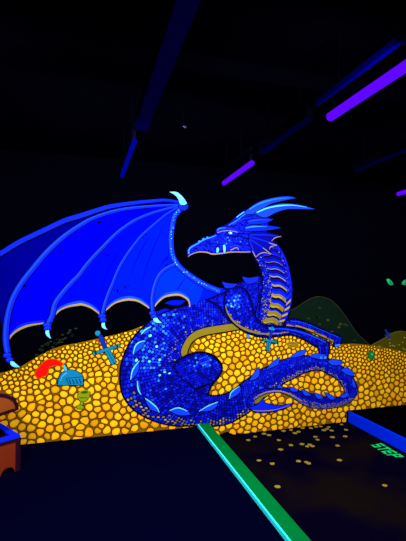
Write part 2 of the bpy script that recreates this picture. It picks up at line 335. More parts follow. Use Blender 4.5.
t = tag(empty('painted_goblet', (-0.0284, D, 0.2989)), 'small painted olive green goblet tilted on the gold below the helmet', 'goblet')
m = MB(); m.shape([(-0.0532, 0.4621), (0.056, 0.4489), (0.0468, 0.4004), (0.0137, 0.3638), (-0.0308, 0.3646), (-0.0575, 0.4038)], 'goblet', 6, .006); m.wall(disc(*[(0.0026, 0.453)][0], .05, 14, .022), 'goblet', 7); m.wall(disc(*[(0.0026, 0.453)][0], .034, 14, .013), 'goblet_dark', 7.4); m.stroke([(-0.048, 0.4031), (0.0325, 0.3957)], .007, .007, 'goblet_dark', 7); m.build('bowl', t)
m = MB(); m.shape([(-0.0308, 0.3675), (-0.0062, 0.3655), (-0.0153, 0.3192), (-0.0418, 0.3215)], 'goblet', 6, .005, smooth=False); m.build('stem', t)
m = MB(); m.shape([(-0.0709, 0.322), (-0.0381, 0.331), (-0.0021, 0.3161), (-0.0056, 0.289), (-0.0623, 0.2959)], 'goblet', 6.5, .005); m.build('foot', t)

def sword(label, base, pommel, pr, grip, guard, ends, er, blade, up=0):
    t = tag(empty('painted_sword', base), label, 'sword', 'painted swords in the gold')
    m = MB(); m.shape(disc(*pommel, pr, 12), 'steel', 9.5+up, .005, smooth=False); m.build('pommel', t)
    m = MB(); m.shape(grip, 'grip', 9+up, .005, smooth=False); m.build('grip', t)['label'] = 'dark blue grip'
    m = MB(); m.shape(guard, 'teal', 9.6+up, .005, smooth=False)
    for e in ends: m.shape(disc(*e, er, 10), 'teal', 9.6+up, .004, smooth=False)
    m.build('crossguard', t)
    m = MB(); m.shape(blade, 'teal', 9.2+up, .006, smooth=False)
    a = [(blade[0][i]+blade[1][i])/2 for i in (0, 1)]; b = [(blade[2][i]+blade[3][i])/2 for i in (0, 1)]
    m.stroke([tuple(a), tuple(b)], .006, .006, 'steel_dark', 9.5+up, smooth=False); m.build('blade', t)
sword('painted teal sword stuck in the gold under the wing, left of the dragon', (0.2876, D, 0.7221), [(0.1262, 1.0297)][0], .026, [(0.1322, 0.9996), (0.1661, 1.0123), (0.2177, 0.8861), (0.1826, 0.8697)],
      [(0.0965, 0.8449), (0.3213, 0.9076), (0.3264, 0.8812), (0.1053, 0.8177)], [(0.0995, 0.8309), (0.3263, 0.8953)], .019, [(0.2014, 0.8418), (0.2434, 0.8589), (0.3113, 0.7338), (0.265, 0.7063)])
sword('small painted sword with teal blade in the gold below the dragon claw', (1.9751, D, 0.7727), [(2.033, 1.0179)][0], .018, [(2.0206, 1.0014), (2.0478, 0.9983), (2.0076, 0.8724), (1.978, 0.8781)],
      [(1.9143, 0.9053), (2.1045, 0.8684), (2.0994, 0.846), (1.9093, 0.8854)], [(1.9143, 0.8953), (2.0995, 0.8573)], .013, [(1.9681, 0.8673), (2.0174, 0.8574), (1.9923, 0.7674), (1.9579, 0.778)], 4)
m = MB(True); m.shape([(3.313, 0.6681), (3.3422, 0.6909), (3.3812, 0.689), (3.4054, 0.6488), (3.3932, 0.6081), (3.3609, 0.5757), (3.3353, 0.6063), (3.3098, 0.6367)], 'green', 6, .006); m.wall([(3.3535, 0.6709), (3.3795, 0.6696), (3.3879, 0.6449), (3.3618, 0.6413)], 'green_light', 6.5)
tag(m.build('painted_green_gem'), 'small painted green gem on the gold at right', 'gem')
m = MB(True); m.shape([(3.2777, 0.246), (3.3282, 0.2725), (3.3934, 0.2824), (3.3568, 0.2535), (3.3062, 0.2379)], 'heap_ink', 6, .003); tag(m.build('painted_dagger'), 'thin dark painted blade half sunk in gold right of tail loop', 'dagger')
m = MB(); m.shape([(2.2126, 0.8366), (2.2635, 0.8527), (2.3274, 0.8431), (2.3723, 0.8091), (2.3143, 0.791), (2.2441, 0.801)], 'leaf', 6, .005, inkmat='ochre'); m.stroke([(2.2379, 0.8241), (2.3401, 0.8128)], .006, .004, 'ochre', 6.4); tag(m.build('painted_dish'), 'dull olive painted dish on the gold under the near foreleg', 'dish')
t = tag(empty('painted_hilt', (3.6142, D, 0.8432)), 'dim blue painted sword hilt on the olive mound at far right', 'sword')
m = MB(); m.patch([(3.5622, 0.9488), (3.586, 0.9554), (3.6354, 0.8671), (3.6589, 0.834), (3.6288, 0.8253), (3.6055, 0.8608)], 'dim_blue', 2.4); m.build('grip', t)
m = MB(); m.patch([(3.5612, 0.8773), (3.6451, 0.9187), (3.6539, 0.9035), (3.5699, 0.8646)], 'dim_blue', 2.8); m.build('crossguard', t)

# ------------------------------------------------------------------ the dragon
dr = tag(empty('painted_dragon', (1.75, D, 0)), 'huge painted blue dragon with spread wing lying coiled on the gold', 'dragon')
body = MB()
def scale_cell(q4, k=.82, cut=.3):
    c = [sum(p[i] for p in q4)/4 for i in (0, 1)]
    q = [(c[0]+(p[0]-c[0])*k, c[1]+(p[1]-c[1])*k) for p in q4]; out = []
    for i in range(4):
        a, b, d = q[i-1], q[i], q[(i+1) % 4]
        out += [tuple(b[j]+(a[j]-b[j])*cut for j in (0, 1)), tuple(b[j]+(d[j]-b[j])*cut for j in (0, 1))]
    return out
def pick(*w):
    r = rnd.random()*sum(v for _, v in w)
    for n, v in w:
        r -= v
        if r <= 0: return n
    return w[0][0]
def smst(a, b, x): t = max(0, min(1, (x-a)/(b-a))); return t*t*(3-2*t)
def ribbon(m, st, i0, i1, size, tone, base, L, ratio=1.15):
    i = i0; row = 0
    # solid ground
    n = int((i1-i0)*3); ring = [st(i0+(i1-i0)*j/n) for j in range(n+1)]
    for j in range(n): m.wall([ring[j][0], ring[j+1][0], ring[j+1][1], ring[j][1]], base, L)
    lastw = None
    while i < i1-1e-3:
        a, b = st(i); a2, b2 = st(min(i1, i+.1))
        sp = math.hypot((a2[0]+b2[0]-a[0]-b[0])/2, (a2[1]+b2[1]-a[1]-b[1])/2)/.1
        spm = max(math.hypot(a2[0]-a[0], a2[1]-a[1]), math.hypot(b2[0]-b[0], b2[1]-b[1]))/.1
        w = math.hypot(a[0]-b[0], a[1]-b[1]); sz = size(i)
        di = sz*ratio/max((sp+spm)/2, 1e-4); nxt = min(i1, i+di)
        c, d = st(nxt); n = max(2, round(w/sz)); off = .5 if row % 2 else 0
        for k in range(-1 if off else 0, n):
            t0, t1 = max(0, (k+off)/n), min(1, (k+1+off)/n)
            if t1-t0 < .2/n: continue
            mixp = lambda u, v, t: (u[0]+(v[0]-u[0])*t, u[1]+(v[1]-u[1])*t)
            q = [mixp(a, b, t0), mixp(c, d, t0), mixp(c, d, t1), mixp(a, b, t1)]
            tm = (t0+t1)/2; mat = tone((i+nxt)/2, tm, q)
            if mat: m.wall(scale_cell(q, .62 if mat in ('olive', 'khaki', 'cream', 'violet') else .82), mat, L+.5)
        i = nxt; row += 1
glow_c = [(0.6519, 0.8664), (0.5088, 0.6179), (0.8407, 1.1613), (1.3484, 1.3218), (0.7035, 1.0402)]
def body_tone(i, t, q):
    x = sum(p[0] for p in q)/4; z = sum(p[1] for p in q)/4
    bel = 0
    if i < 10: bel = smst(.80, 1, t)*.5*(1-smst(8, 10, i))
    if 12 < i < 32: bel = max(bel, smst(.30, .10, t)*smst(12, 13.5, i)*smst(33, 31, i)*(.8 if i < 22 else 1))
    if 32 < i < 41: bel = max(bel, smst(.5, .8, t))
    if rnd.random() < bel:
        return pick(('olive', 3), ('khaki', 2.2), ('cream', .3), ('violet', 1), ('blue', .8))
    if i < 9.5 and .66 < t and rnd.random() < .32: return pick(('violet', 3), ('khaki', .8))
    g = math.exp(-((x-glow_c[0][0])/.17)**2-((z-glow_c[0][1])/.32)**2) + .6*math.exp(-((x-glow_c[2][0])/.14)**2-((z-glow_c[2][1])/.08)**2)
    if i < 14 and rnd.random() < g*.95: return pick(('sky', 2.2), ('bright', 3.2), ('cyan', .3), ('royal', 2.2))
    if i > 21: return pick(('deep', 3), ('blue', 3), ('royal', 1.2)) if t < .55 else pick(('blue', 3), ('royal', 3), ('bright', .8))
    if 9 < i < 17 and t > .55: return pick(('deep', 3), ('blue', 3), ('royal', 1))
    return pick(('deep', 2.5), ('blue', 4), ('royal', 2.2), ('bright', .35))
out = smooth_open(A, 3) + smooth_open(Bq, 3)[::-1]
body.stroke(A, .03, .012, 'ink', 5.4, wm=.03); body.stroke(Bq[:-4], .03, .012, 'ink', 5.4, wm=.03)
ribbon(body, stat, 20.5, 36, lambda i: .024 if i < 30 else .019, body_tone, 'deep', 6)
body.shape([(1.8266, 0.1872), (1.8184, 0.232), (1.8632, 0.2727), (1.9362, 0.2926), (2.0098, 0.2958), (1.9851, 0.2687), (1.9177, 0.2451), (1.8689, 0.2003)], 'olive', 8, .006)
body.stroke(A[36:], .012, .012, 'ink', 8.2, wm=.014); body.stroke(Bq[36:], .012, .012, 'ink', 8.2, wm=.014)
ribbon(body, stat, 36, NS-1.01, lambda i: .016, body_tone, 'deep', 8.4)
body.stroke([tuple(A[j][n]*.25+Bq[j][n]*.75 for n in (0, 1)) for j in range(36, NS-3)], .008, .006, 'khaki', 9.2, wm=.012)
# smooth olive belly band under the arch of the body
for j in range(60):
    def bb(i):
        a, b = stat(i); w = math.hypot(a[0]-b[0], a[1]-b[1]); k = (.075*(1-smst(7.6, 9.6, i)))/w; k2 = k+.014/w
        return b, tuple(b[n]+(a[n]-b[n])*k for n in (0, 1)), tuple(b[n]+(a[n]-b[n])*k2 for n in (0, 1))
    p, q_ = bb(j*.16), bb((j+1)*.16)
    body.wall([p[0], q_[0], q_[2], p[2]], 'navy', 7.8); body.wall([p[0], q_[0], q_[1], p[1]], 'olive', 8.1)
ribbon(body, stat, 0, 21, lambda i: .026 if i < 5 else .034 if i < 15 else .030, body_tone, 'navy', 7)
def fill(m, poly, sx, sz, ang, tone, base, L, ink=.009):
    q = m.shape(poly, base, L, ink); ca, sa = math.cos(ang), math.sin(ang)
    cx = sum(p[0] for p in q)/len(q); cz = sum(p[1] for p in q)/len(q); R = max(math.hypot(p[0]-cx, p[1]-cz) for p in q)
    ny = int(R/sz)+1; nx = int(R/sx)+1
    for j in range(-ny, ny+1):
        for i in range(-nx, nx+1):
            u = (i+(.5 if j % 2 else 0))*sx; v = j*sz
            x = cx+u*ca-v*sa; z = cz+u*sa+v*ca
            if not inside(q, x, z): continue
            s4 = [(x+a*sx/2*ca-b*sz/2*sa, z+a*sx/2*sa+b*sz/2*ca) for a, b in ((-1, -1), (1, -1), (1, 1), (-1, 1))]
            if not all(inside(q, *p) for p in s4): continue
            mt = tone(x, z)
            if mt: m.wall(scale_cell(s4, .66 if mt in ('olive', 'khaki', 'cream', 'violet') else .86), mt, L+.5)
    return q
def gl(x, z, c, rx, rz): return math.exp(-((x-c[0])/rx)**2-((z-c[1])/rz)**2)
kc = [(1.2239, 0.68)][0]; kd = [(1.1461, 0.366), (1.3251, 0.4596)]
def knee_tone(x, z):
    if rnd.random() < gl(x, z, kc, .12, .07)*.6: return pick(('sky', 1.5), ('bright', 2), ('royal', 1))
    return pick(('deep', 2), ('blue', 3), ('royal', 1))
fill(body, leg_knee, .027, .026, .3, knee_tone, 'navy', 9, ink=0)
body.stroke([(0.8846, 0.6362), (0.9274, 0.707), (1.0032, 0.7503), (1.0797, 0.7781), (1.2015, 0.7902), (1.314, 0.7557), (1.405, 0.6808), (1.4371, 0.6032), (1.4048, 0.5188), (1.3478, 0.458), (1.2968, 0.3866), (1.2743, 0.3136)], .006, .014, 'ink', 9.9, wm=.022)
body.stroke([(1.4048, 0.5188), (1.3251, 0.4596), (1.2239, 0.424), (1.135, 0.388), (1.113, 0.3474)], .004, .004, 'ink', 10, wm=.022)
# far foreleg
fill(body, far_arm, .022, .02, -.3, lambda x, z: pick(('deep', 1), ('blue', 3), ('royal', 2)), 'navy', 8.2, ink=.012)
body.stroke([(2.2138, 1.0463), (2.3932, 1.0224), (2.5497, 0.9663), (2.7223, 0.8899), (2.8302, 0.8361)], .014, .012, 'tan', 8.7, wm=.024)
body.stroke([(2.265, 1.0952), (2.4585, 1.0575), (2.6827, 0.9688), (2.8991, 0.8831)], .006, .006, 'bright', 8.9)
# neck
nk1, nk2 = [(1.9172, 1.6177), (1.83, 1.136)]
def neck_tone(x, z):
    lo = smst(nk1[1]+.1, nk2[1], z)
    if rnd.random() < .12+.45*lo*(smst([(1.8429, 1.337)][0][0], [(1.9899, 1.3351)][0][0], x)): return pick(('khaki', 3), ('olive', 2), ('cream', 1), ('violet', 2))
    return pick(('deep', 2), ('blue', 4), ('royal', 2), ('bright', .5))
fill(body, neck, .018, .018, .5, neck_tone, 'navy', 9, ink=.012)
# back between the wing and the neck
back = [(1.2577, 1.3447), (1.3599, 1.3868), (1.4868, 1.4359), (1.5569, 1.4927), (1.6396, 1.5301), (1.7471, 1.5656), (1.8683, 1.6107), (1.917, 1.55), (1.8916, 1.3364), (1.8663, 1.0904), (1.6502, 1.0524), (1.4863, 1.1448), (1.3942, 1.2776)]
fill(body, back, .025, .023, -.3, lambda x, z: pick(('deep', 3), ('blue', 4), ('royal', 1.5)), 'navy', 10, ink=.010)
# near shoulder and foreleg
sc = [(1.5801, 1.3405)][0]; belly = [(1.4864, 1.2104), (1.5562, 1.1101), (1.6502, 1.0469), (1.7693, 0.9932), (1.9145, 0.9546), (2.0874, 0.9426), (2.2641, 0.9533)]
def sh_tone(x, z):
    for j in range(len(belly)-1):
        bx = (belly[j][0]+belly[j+1][0])/2; bz = (belly[j][1]+belly[j+1][1])/2
        if math.hypot(x-bx, z-bz) < .038 and rnd.random() < .75: return pick(('tan', 2), ('khaki', 2), ('olive', 2), ('violet', 1))
    if rnd.random() < gl(x, z, sc, .075, .075)*.85: return pick(('sky', 2), ('cyan', .6), ('bright', 3), ('royal', 1))
    return pick(('deep', 2.5), ('blue', 3.5), ('royal', 1.6), ('bright', .3))
fill(body, shoulder, .025, .023, -.35, sh_tone, 'navy', 11, ink=.012)
body.stroke([(1.8681, 1.5725), (1.8672, 1.3367), (1.8303, 1.203), (1.8543, 1.1243), (1.964, 1.0584)], .004, .004, 'ink', 12, wm=.016)
body.stroke([(1.4749, 1.2871), (1.5038, 1.1936), (1.5679, 1.1098), (1.6502, 1.0458), (1.7693, 0.9932), (1.9145, 0.959), (2.075, 0.9555), (2.2387, 0.9656)], .006, .006, 'olive', 11.9, wm=.026)
body.stroke([(1.7345, 1.3829), (1.7941, 1.2261), (1.8421, 1.1246), (1.9639, 1.0202), (2.1377, 0.9805)], .003, .004, 'navy', 12, wm=.03)
body.stroke([(1.9638, 1.0146), (2.2009, 1.0011), (2.3927, 0.9602), (2.5492, 0.9082), (2.7218, 0.8312)], .006, .014, 'bright', 12, wm=.014)
for k in (0, .039): body.stroke([(p[0]+k, p[1]) for p in [(2.6718, 0.7865), (2.6746, 0.6507)]], .005, .007, 'ink', 12)
body.stroke([(2.6477, 0.7876), (2.6534, 0.6705)], .012, .012, 'royal', 11.9); body.stroke([(2.743, 0.795), (2.7338, 0.6664)], .012, .012, 'royal', 11.9)
# head
head = [(1.049, 1.8034), (1.0456, 1.8815), (1.0787, 1.9252), (1.1453, 1.9635), (1.2239, 2.0122), (1.3033, 2.0375), (1.3605, 2.0656), (1.372, 2.1164), (1.4413, 2.1453), (1.5348, 2.2021), (1.6057, 2.2696), (1.6893, 2.3317), (1.7737, 2.3629), (1.8712, 2.37), (1.9696, 2.3225), (1.994, 2.2209), (1.9686, 2.1059), (1.9189, 2.0135), (1.8451, 1.9325), (1.7842, 1.8682), (1.7239, 1.8603), (1.6285, 1.8629), (1.5342, 1.8588), (1.4409, 1.8439), (1.326, 1.833), (1.2578, 1.8535), (1.1677, 1.8539), (1.0898, 1.8288)]
hc1, hc2 = [(1.476, 2.001), (1.7491, 2.2108)]
def head_tone(x, z):
    g = .5*gl(x, z, hc1, .12, .07)
    if rnd.random() < g: return pick(('bright', 2), ('sky', .5), ('royal', 3))
    return pick(('blue', 3), ('royal', 3.5), ('deep', 1.4))
fill(body, head, .019, .017, .45, head_tone, 'deep', 13, ink=.009)
body.stroke([(1.06, 1.8389), (1.0633, 1.8819), (1.092, 1.9148), (1.1565, 1.9508), (1.2352, 1.9985), (1.3147, 2.0248), (1.3662, 2.0482)], .016, .008, 'sky', 14)
body.stroke([(1.0545, 1.811), (1.0954, 1.8374), (1.1677, 1.8604), (1.2578, 1.86), (1.326, 1.8417), (1.441, 1.8526), (1.5342, 1.8677), (1.6523, 1.87), (1.7721, 1.8747)], .006, .008, 'tan', 14, wm=.013)
body.stroke([(1.1677, 1.8787), (1.2578, 1.8839), (1.3374, 1.8659), (1.441, 1.879), (1.546, 1.8945), (1.6049, 1.9091), (1.6642, 1.8881)], .004, .004, 'ink', 14, wm=.009)
body.stroke([(1.5342, 1.8898), (1.6049, 1.9179), (1.6286, 1.8962)], .01, .006, 'rim', 14.3)
body.stroke([(1.1053, 1.8677), (1.1298, 1.8941), (1.1633, 1.9035)], .01, .006, 'ink', 14)
for x, y in ((199, 241.8), (203, 239.4), (207, 238)): body.wall(disc(*[(1.1789, 1.973), (1.2239, 2.0003), (1.2691, 2.0169)][(199, 203, 207).index(x)], .014, 8), 'sky', 14.2)
body.shape([(1.3674, 2.091), (1.3835, 2.1212), (1.4413, 2.1431), (1.5347, 2.1422), (1.6172, 2.1163), (1.6767, 2.0848), (1.629, 2.0788), (1.5346, 2.0979), (1.4413, 2.0924), (1.3892, 2.0687)], 'royal', 14, .007)
body.stroke([(1.3835, 2.0773), (1.4413, 2.0946), (1.5346, 2.1023), (1.6172, 2.0896)], .006, .006, 'tan', 14.6)
body.stroke([(1.3835, 2.1036), (1.4124, 2.1244), (1.4762, 2.1334)], .01, .006, 'sky', 14.6)
body.stroke([(1.4296, 2.0612), (1.558, 2.0454), (1.7005, 2.0521)], .004, .004, 'navy', 14, wm=.02)
body.stroke([(1.5113, 2.1613), (1.6056, 2.2184), (1.6892, 2.2824), (1.7979, 2.3415)], .006, .01, 'sky', 14.2)
body.stroke([(1.5583, 2.1697), (1.6532, 2.2293), (1.7371, 2.2553)], .008, .004, 'bright', 14.2); body.stroke([(1.6057, 2.254), (1.6893, 2.3138), (1.7858, 2.3522)], .006, .01, 'cyan', 14.3)
body.stroke([(1.6527, 2.0461), (1.7364, 2.0195), (1.8332, 2.0179)], .004, .004, 'navy', 14, wm=.022)
body.stroke([(1.5579, 1.9811), (1.6525, 1.9502), (1.7483, 1.9526)], .004, .004, 'navy', 14, wm=.012); body.stroke([(1.5343, 1.9196), (1.5814, 1.9418), (1.6524, 1.9302)], .006, .004, 'bright', 14.2)
for q in ([(1.2239, 1.9938), (1.2805, 1.9627), (1.3489, 1.9536), (1.4296, 1.9886)], [(1.3032, 1.9034), (1.3718, 1.9323), (1.4411, 1.956)], [(1.6294, 2.2171), (1.7251, 2.2615), (1.8342, 2.2935)], [(1.653, 2.1622), (1.7249, 2.1807)], [(1.6053, 2.0936), (1.6766, 2.0737), (1.7487, 2.0872)], [(1.1565, 1.9271), (1.2239, 1.9396), (1.2805, 1.9192)], [(1.7002, 1.9402), (1.7603, 1.9596), (1.8208, 1.9432)]):
    body.stroke(q, .003, .003, 'ink', 14.1, wm=.010)
for q in ([(2.0751, 0.9826), (2.2643, 0.9716), (2.4184, 0.9177), (2.5751, 0.8373)], [(2.633, 0.7812), (2.6892, 0.7904), (2.7564, 0.7827)], [(2.6404, 0.7062), (2.7476, 0.7056)]): body.stroke(q, .004, .004, 'ink', 12.3, wm=.010)
body.build('body', dr)

# neck plates: a band of overlapping belly plates, then the narrow dark ones behind
LP = [(1.8695, 1.9218), (1.9426, 1.8101), (2.004, 1.7088), (2.0471, 1.6068), (2.0714, 1.4817), (2.0521, 1.357), (2.008, 1.2331), (1.952, 1.1329), (1.9027, 1.0502)]; RP = [(2.0426, 1.9714), (2.13, 1.8818), (2.199, 1.7682), (2.23, 1.6305), (2.242, 1.504), (2.2285, 1.3778), (2.1961, 1.2638), (2.1513, 1.162), (2.0881, 1.0671)]
QP = [(2.0553, 2.0117), (2.1303, 1.9392), (2.1931, 1.8428), (2.2471, 1.7112), (2.2757, 1.573), (2.2903, 1.4463), (2.2792, 1.3141), (2.2464, 1.1827), (2.1823, 1.0701)]
def at(L, t):
    t = max(0, min(len(L)-1.001, t*(len(L)-1))); k = int(t); g = lambda j: L[max(0, min(len(L)-1, j))]
    return cr(g(k-1), g(k), g(k+1), g(k+2), t-k)
PL = [(1.9123, 1.9114), (1.9304, 1.8325), (1.9486, 1.7592), (1.9791, 1.6836), (2.0109, 1.5954), (2.034, 1.4876), (2.0322, 1.3629), (2.0069, 1.2501), (1.9644, 1.1551), (1.9089, 1.0724)]
PR = [(2.1049, 1.8985), (2.1473, 1.8065), (2.1708, 1.715), (2.1918, 1.6257), (2.209, 1.5293), (2.2186, 1.4192), (2.2, 1.2866), (2.1615, 1.1823), (2.1283, 1.1057), (2.0942, 1.0386)]
def lip(k):
    a, b = PL[k], PR[k]; o = []
    for j in range(11):
        u = j/10; o.append((a[0]+(b[0]-a[0])*u, a[1]+(b[1]-a[1])*u + .022*math.sin(math.pi*u**1.2) - .010*math.sin(math.pi*min(1, u*2.2))))
    return o
for k in range(9):
    m = MB(); e0, e1 = lip(k), lip(k+1)
    def band(u, v, mat, L, j0=0, j1=10):
        mixv = lambda w: [tuple(e0[j][n]+(e1[j][n]-e0[j][n])*w for n in (0, 1)) for j in range(11)]
        p, r_ = mixv(u), mixv(v)
        for j in range(j0, j1): m.wall([p[j], p[j+1], r_[j+1], r_[j]], mat, L)
    band(0, 1, 'ink', 10.6)
    split = (.88, .86, .82, .76, .68, .58, .46, .30, .18)[k]
    band(.10, split*.6, 'deep' if k < 5 else 'blue', 11); band(split*.6, split, 'royal' if k > 1 else 'blue', 11)
    band(split, .90, 'violet' if k < 3 else 'olive', 11); band(max(split, .74), .90, 'violet' if k < 1 else 'rim' if k < 5 else 'khaki', 11.3, 0, 10 if k < 5 else 7)
    m.build('belly_plate', dr)
for k in range(12):
    m = MB(); t0, t1 = .08+k*.92/12, .08+(k+1)*.92/12
    a, b, c, d = at(RP, t0), at(QP, t0-.02), at(QP, t1-.02), at(RP, t1)
    q4 = [a, b, c, d]; m.wall(q4, 'ink', 10.6); m.wall(scale_cell(q4, .74, .12), 'royal' if k < 8 else 'khaki', 11); m.wall([tuple(v*.5+w_*.5 for v, w_ in zip(a, a)), b, tuple(b[n]*.5+c[n]*.5 for n in (0, 1)), tuple(a[n]*.6+d[n]*.4 for n in (0, 1))], 'blue', 11.2); m.build('neck_scute', dr)

# ---- wing
wing = MB()
top = [(-1.1035, 1.596), (-0.9398, 1.7037), (-0.7717, 1.8047), (-0.5992, 1.9248), (-0.3586, 2.0563), (-0.1933, 2.1453), (-0.0521, 2.1972), (0.0919, 2.2542), (0.239, 2.3062), (0.44, 2.3497), (0.6468, 2.3829), (0.8057, 2.4034), (0.9463, 2.392)]
bA = [(0.9463, 2.3599), (0.647, 2.3283), (0.339, 2.2764), (0.0923, 2.1885), (-0.0514, 2.1023), (-0.2013, 1.9879), (-0.352, 1.8369), (-0.4813, 1.6703), (-0.5861, 1.5214), (-0.663, 1.3604), (-0.7041, 1.1724), (-0.7107, 0.9939), (-0.6921, 0.871)]
bB = [(0.9572, 2.3497), (0.806, 2.3047), (0.6472, 2.2497), (0.4817, 2.1694), (0.3102, 2.0394), (0.1626, 1.8828), (0.0326, 1.7347), (-0.0619, 1.6045), (-0.1227, 1.5401), (-0.2197, 1.4227), (-0.2788, 1.3259), (-0.3052, 1.2098), (-0.3365, 1.1429)]
bC = [(0.9573, 2.339), (0.8382, 2.2638), (0.7529, 2.1965), (0.6269, 2.0813), (0.5441, 1.9994), (0.4271, 1.8425), (0.3321, 1.6825), (0.2634, 1.5095), (0.2293, 1.4288), (0.1907, 1.3084), (0.1717, 1.2184)]
bD = [(0.9202, 1.7302), (0.8182, 1.6816), (0.744, 1.6128), (0.6968, 1.5083), (0.6711, 1.3835), (0.6713, 1.3004), (0.6768, 1.2277)]
arm = [(0.9792, 2.324), (0.9085, 2.2405), (0.8763, 2.1007), (0.869, 1.9519), (0.8876, 1.8145), (0.9474, 1.7145), (1.0349, 1.6354), (1.1455, 1.5607), (1.269, 1.4926), (1.4173, 1.4353)]
sc1 = [(-0.6934, 0.9838), (-0.6594, 1.039), (-0.6077, 1.0844), (-0.529, 1.1199), (-0.4402, 1.1363), (-0.3682, 1.1438)]; sc2 = [(-0.2778, 1.2189), (-0.2322, 1.2666), (-0.1582, 1.2994), (-0.0833, 1.3129), (-0.0265, 1.3169), (0.0501, 1.2908), (0.1083, 1.2498), (0.1424, 1.2191)]
sc3 = [(0.1959, 1.248), (0.2744, 1.3171), (0.3439, 1.3465), (0.4344, 1.3606), (0.5262, 1.344), (0.5985, 1.3016), (0.6401, 1.2699)]; sc4 = [(0.6923, 1.2793), (0.7342, 1.3307), (0.7976, 1.3821), (0.8831, 1.4023), (0.9696, 1.4014), (1.0462, 1.3581), (1.0682, 1.3152), (1.0737, 1.2725)]
edge_r = [(1.1568, 1.3246), (1.2464, 1.3556), (1.3599, 1.3759), (1.4867, 1.4074)]
sm = lambda p: smooth_open(p, 4)
wing.wall(grow(sm(top)+sm(bA)+[(-0.7646, 1.2022), (-0.9496, 1.1699), (-1.1373, 1.1023)], .004), 'ink', 5.6)
wing.wall(sm(top)+sm(bA)+[(-0.7376, 1.0888), (-0.765, 1.2397), (-0.9501, 1.2069), (-1.1378, 1.1387)], 'wing_shade', 6)
wing.wall(sm(bA)[:-4]+sm(sc1)+sm(bB)[::-1][4:], 'wing_mid', 6.5)
wing.wall(sm(bB)[:-6]+sm(sc2)+sm(bC)[::-1], 'wing_blue', 7)
wing.wall(sm(bC)+sm(sc3)+sm(bD)[::-1]+sm(arm[:6])[::-1], 'wing_bright', 7.5)
wing.wall(sm(bD)+sm(sc4)+edge_r+sm(arm[4:])[::-1], 'wing_glow', 7.4)
for sc_ in (sc1, sc2, sc3, sc4):
    wing.stroke(sc_, .012, .012, 'rim', 8.6, wm=.022)
    wing.stroke([(p[0], p[1]+.022) for p in sc_], .005, .005, 'bright' if sc_ is not sc1 else 'royal', 8.4, wm=.03)
wing.stroke(top, .04, .022, 'bone', 8, wm=.045); wing.stroke([(p[0], p[1]-.032) for p in top], .014, .006, 'ink', 7.95, wm=.016)
# creases of the membrane
for q in ([(0.817, 2.1833), (0.7217, 1.9796), (0.6281, 1.7475), (0.5564, 1.5087)], [(0.8821, 1.878), (0.786, 1.7496), (0.7332, 1.6651)], [(0.648, 2.0193), (0.5447, 1.85), (0.4536, 1.6116)], [(0.3412, 1.8664), (0.2229, 1.6612), (0.1555, 1.4595)], [(0.1916, 1.9645), (0.0467, 1.78), (-0.0478, 1.6195), (-0.1403, 1.3925)], [(-0.2363, 1.7362), (-0.3449, 1.5597), (-0.4335, 1.3668)], [(1.024, 1.582), (0.9694, 1.5075), (0.9262, 1.4336)]):
    wing.stroke(q, .004, .003, 'wing_mid', 8, wm=.012)
for q in ([(-0.2557, 1.8438)], [(-0.5417, 1.4926)], [(0.1413, 2.1552)], [(0.5222, 2.3115)], [(0.5959, 2.0177)], [(0.3434, 1.4482)], [(0.4035, 1.4886)], [(0.2023, 1.8229)], [(0.626, 2.322)], [(0.8072, 1.7815)], [(0.8395, 1.7081)], [(-0.1023, 1.3329)]):
    for _ in range(5): wing.wall(disc(q[0][0]+rnd.uniform(-.03, .03), q[0][1]+rnd.uniform(-.02, .02), rnd.uniform(.006, .012), 7), 'navy', 8.1)
wg = wing.build('wing', dr)
def bone(p, w0, wm, w1, name='wing_bone', mat='bone'):
    m = MB(); m.stroke(p, w0+.014, w1+.02, 'ink', 9.4, wm=wm+.016); m.stroke(p, w0, w1, mat, 10, wm=wm)
    q = [(a[0]-.006, a[1]+.006) for a in p]; m.stroke(q, w0*.3, w1*.35, 'bright', 10.4, wm=wm*.4)
    return m
bone(bA, .020, .046, .050).build('wing_bone', wg); bone(bB, .018, .034, .050).build('wing_bone', wg)
bone(bC, .014, .022, .036).build('wing_bone', wg); bone(bD, .036, .034, .038).build('wing_bone', wg)
m = bone(arm, .050, .052, .060)
for i in range(60):
    a = at(arm, rnd.uniform(.02, .98)); m.wall(disc(a[0]+rnd.uniform(-.012, .012), a[1]+rnd.uniform(-.012, .012), .005, 6), pick(('sky', 2), ('cyan', 1)), 10.8)
m.shape([(1.2577, 1.5175), (1.3372, 1.4956), (1.4405, 1.469), (1.4984, 1.4358), (1.4821, 1.3965), (1.3599, 1.3738), (1.2577, 1.3598), (1.1791, 1.3296), (1.2127, 1.4099)], 'wing_bright', 9, .008)
m.build('wing_arm', wg)
m = MB(); m.shape([(0.9463, 2.3813), (0.99, 2.3901), (1.0451, 2.3694), (1.0496, 2.333), (1.0121, 2.3053), (0.9628, 2.3179)], 'bone', 11, .008); m.stroke([(0.9627, 2.3607), (1.001, 2.3671), (1.0451, 2.35)], .006, .006, 'navy', 11.5); m.build('knuckle', wg)
def claw(pts, hl):
    m = MB(); m.shape(pts, 'cyan', 12, .007); m.stroke(hl, .004, .004, 'ice', 12.5, wm=.014); m.build('claw', wg)
claw([(0.8485, 2.491), (0.9243, 2.4946), (0.9899, 2.4503), (1.0407, 2.3821), (1.012, 2.3633), (0.9681, 2.3675), (0.9462, 2.4199), (0.908, 2.4626)], [(0.8701, 2.4881), (0.9407, 2.4731), (0.9955, 2.4226)])
claw([(-0.6696, 0.7947), (-0.6437, 0.7933), (-0.6129, 0.7633), (-0.5838, 0.7352), (-0.63, 0.738), (-0.6649, 0.7607)], [(-0.6566, 0.7846), (-0.6215, 0.7544)])
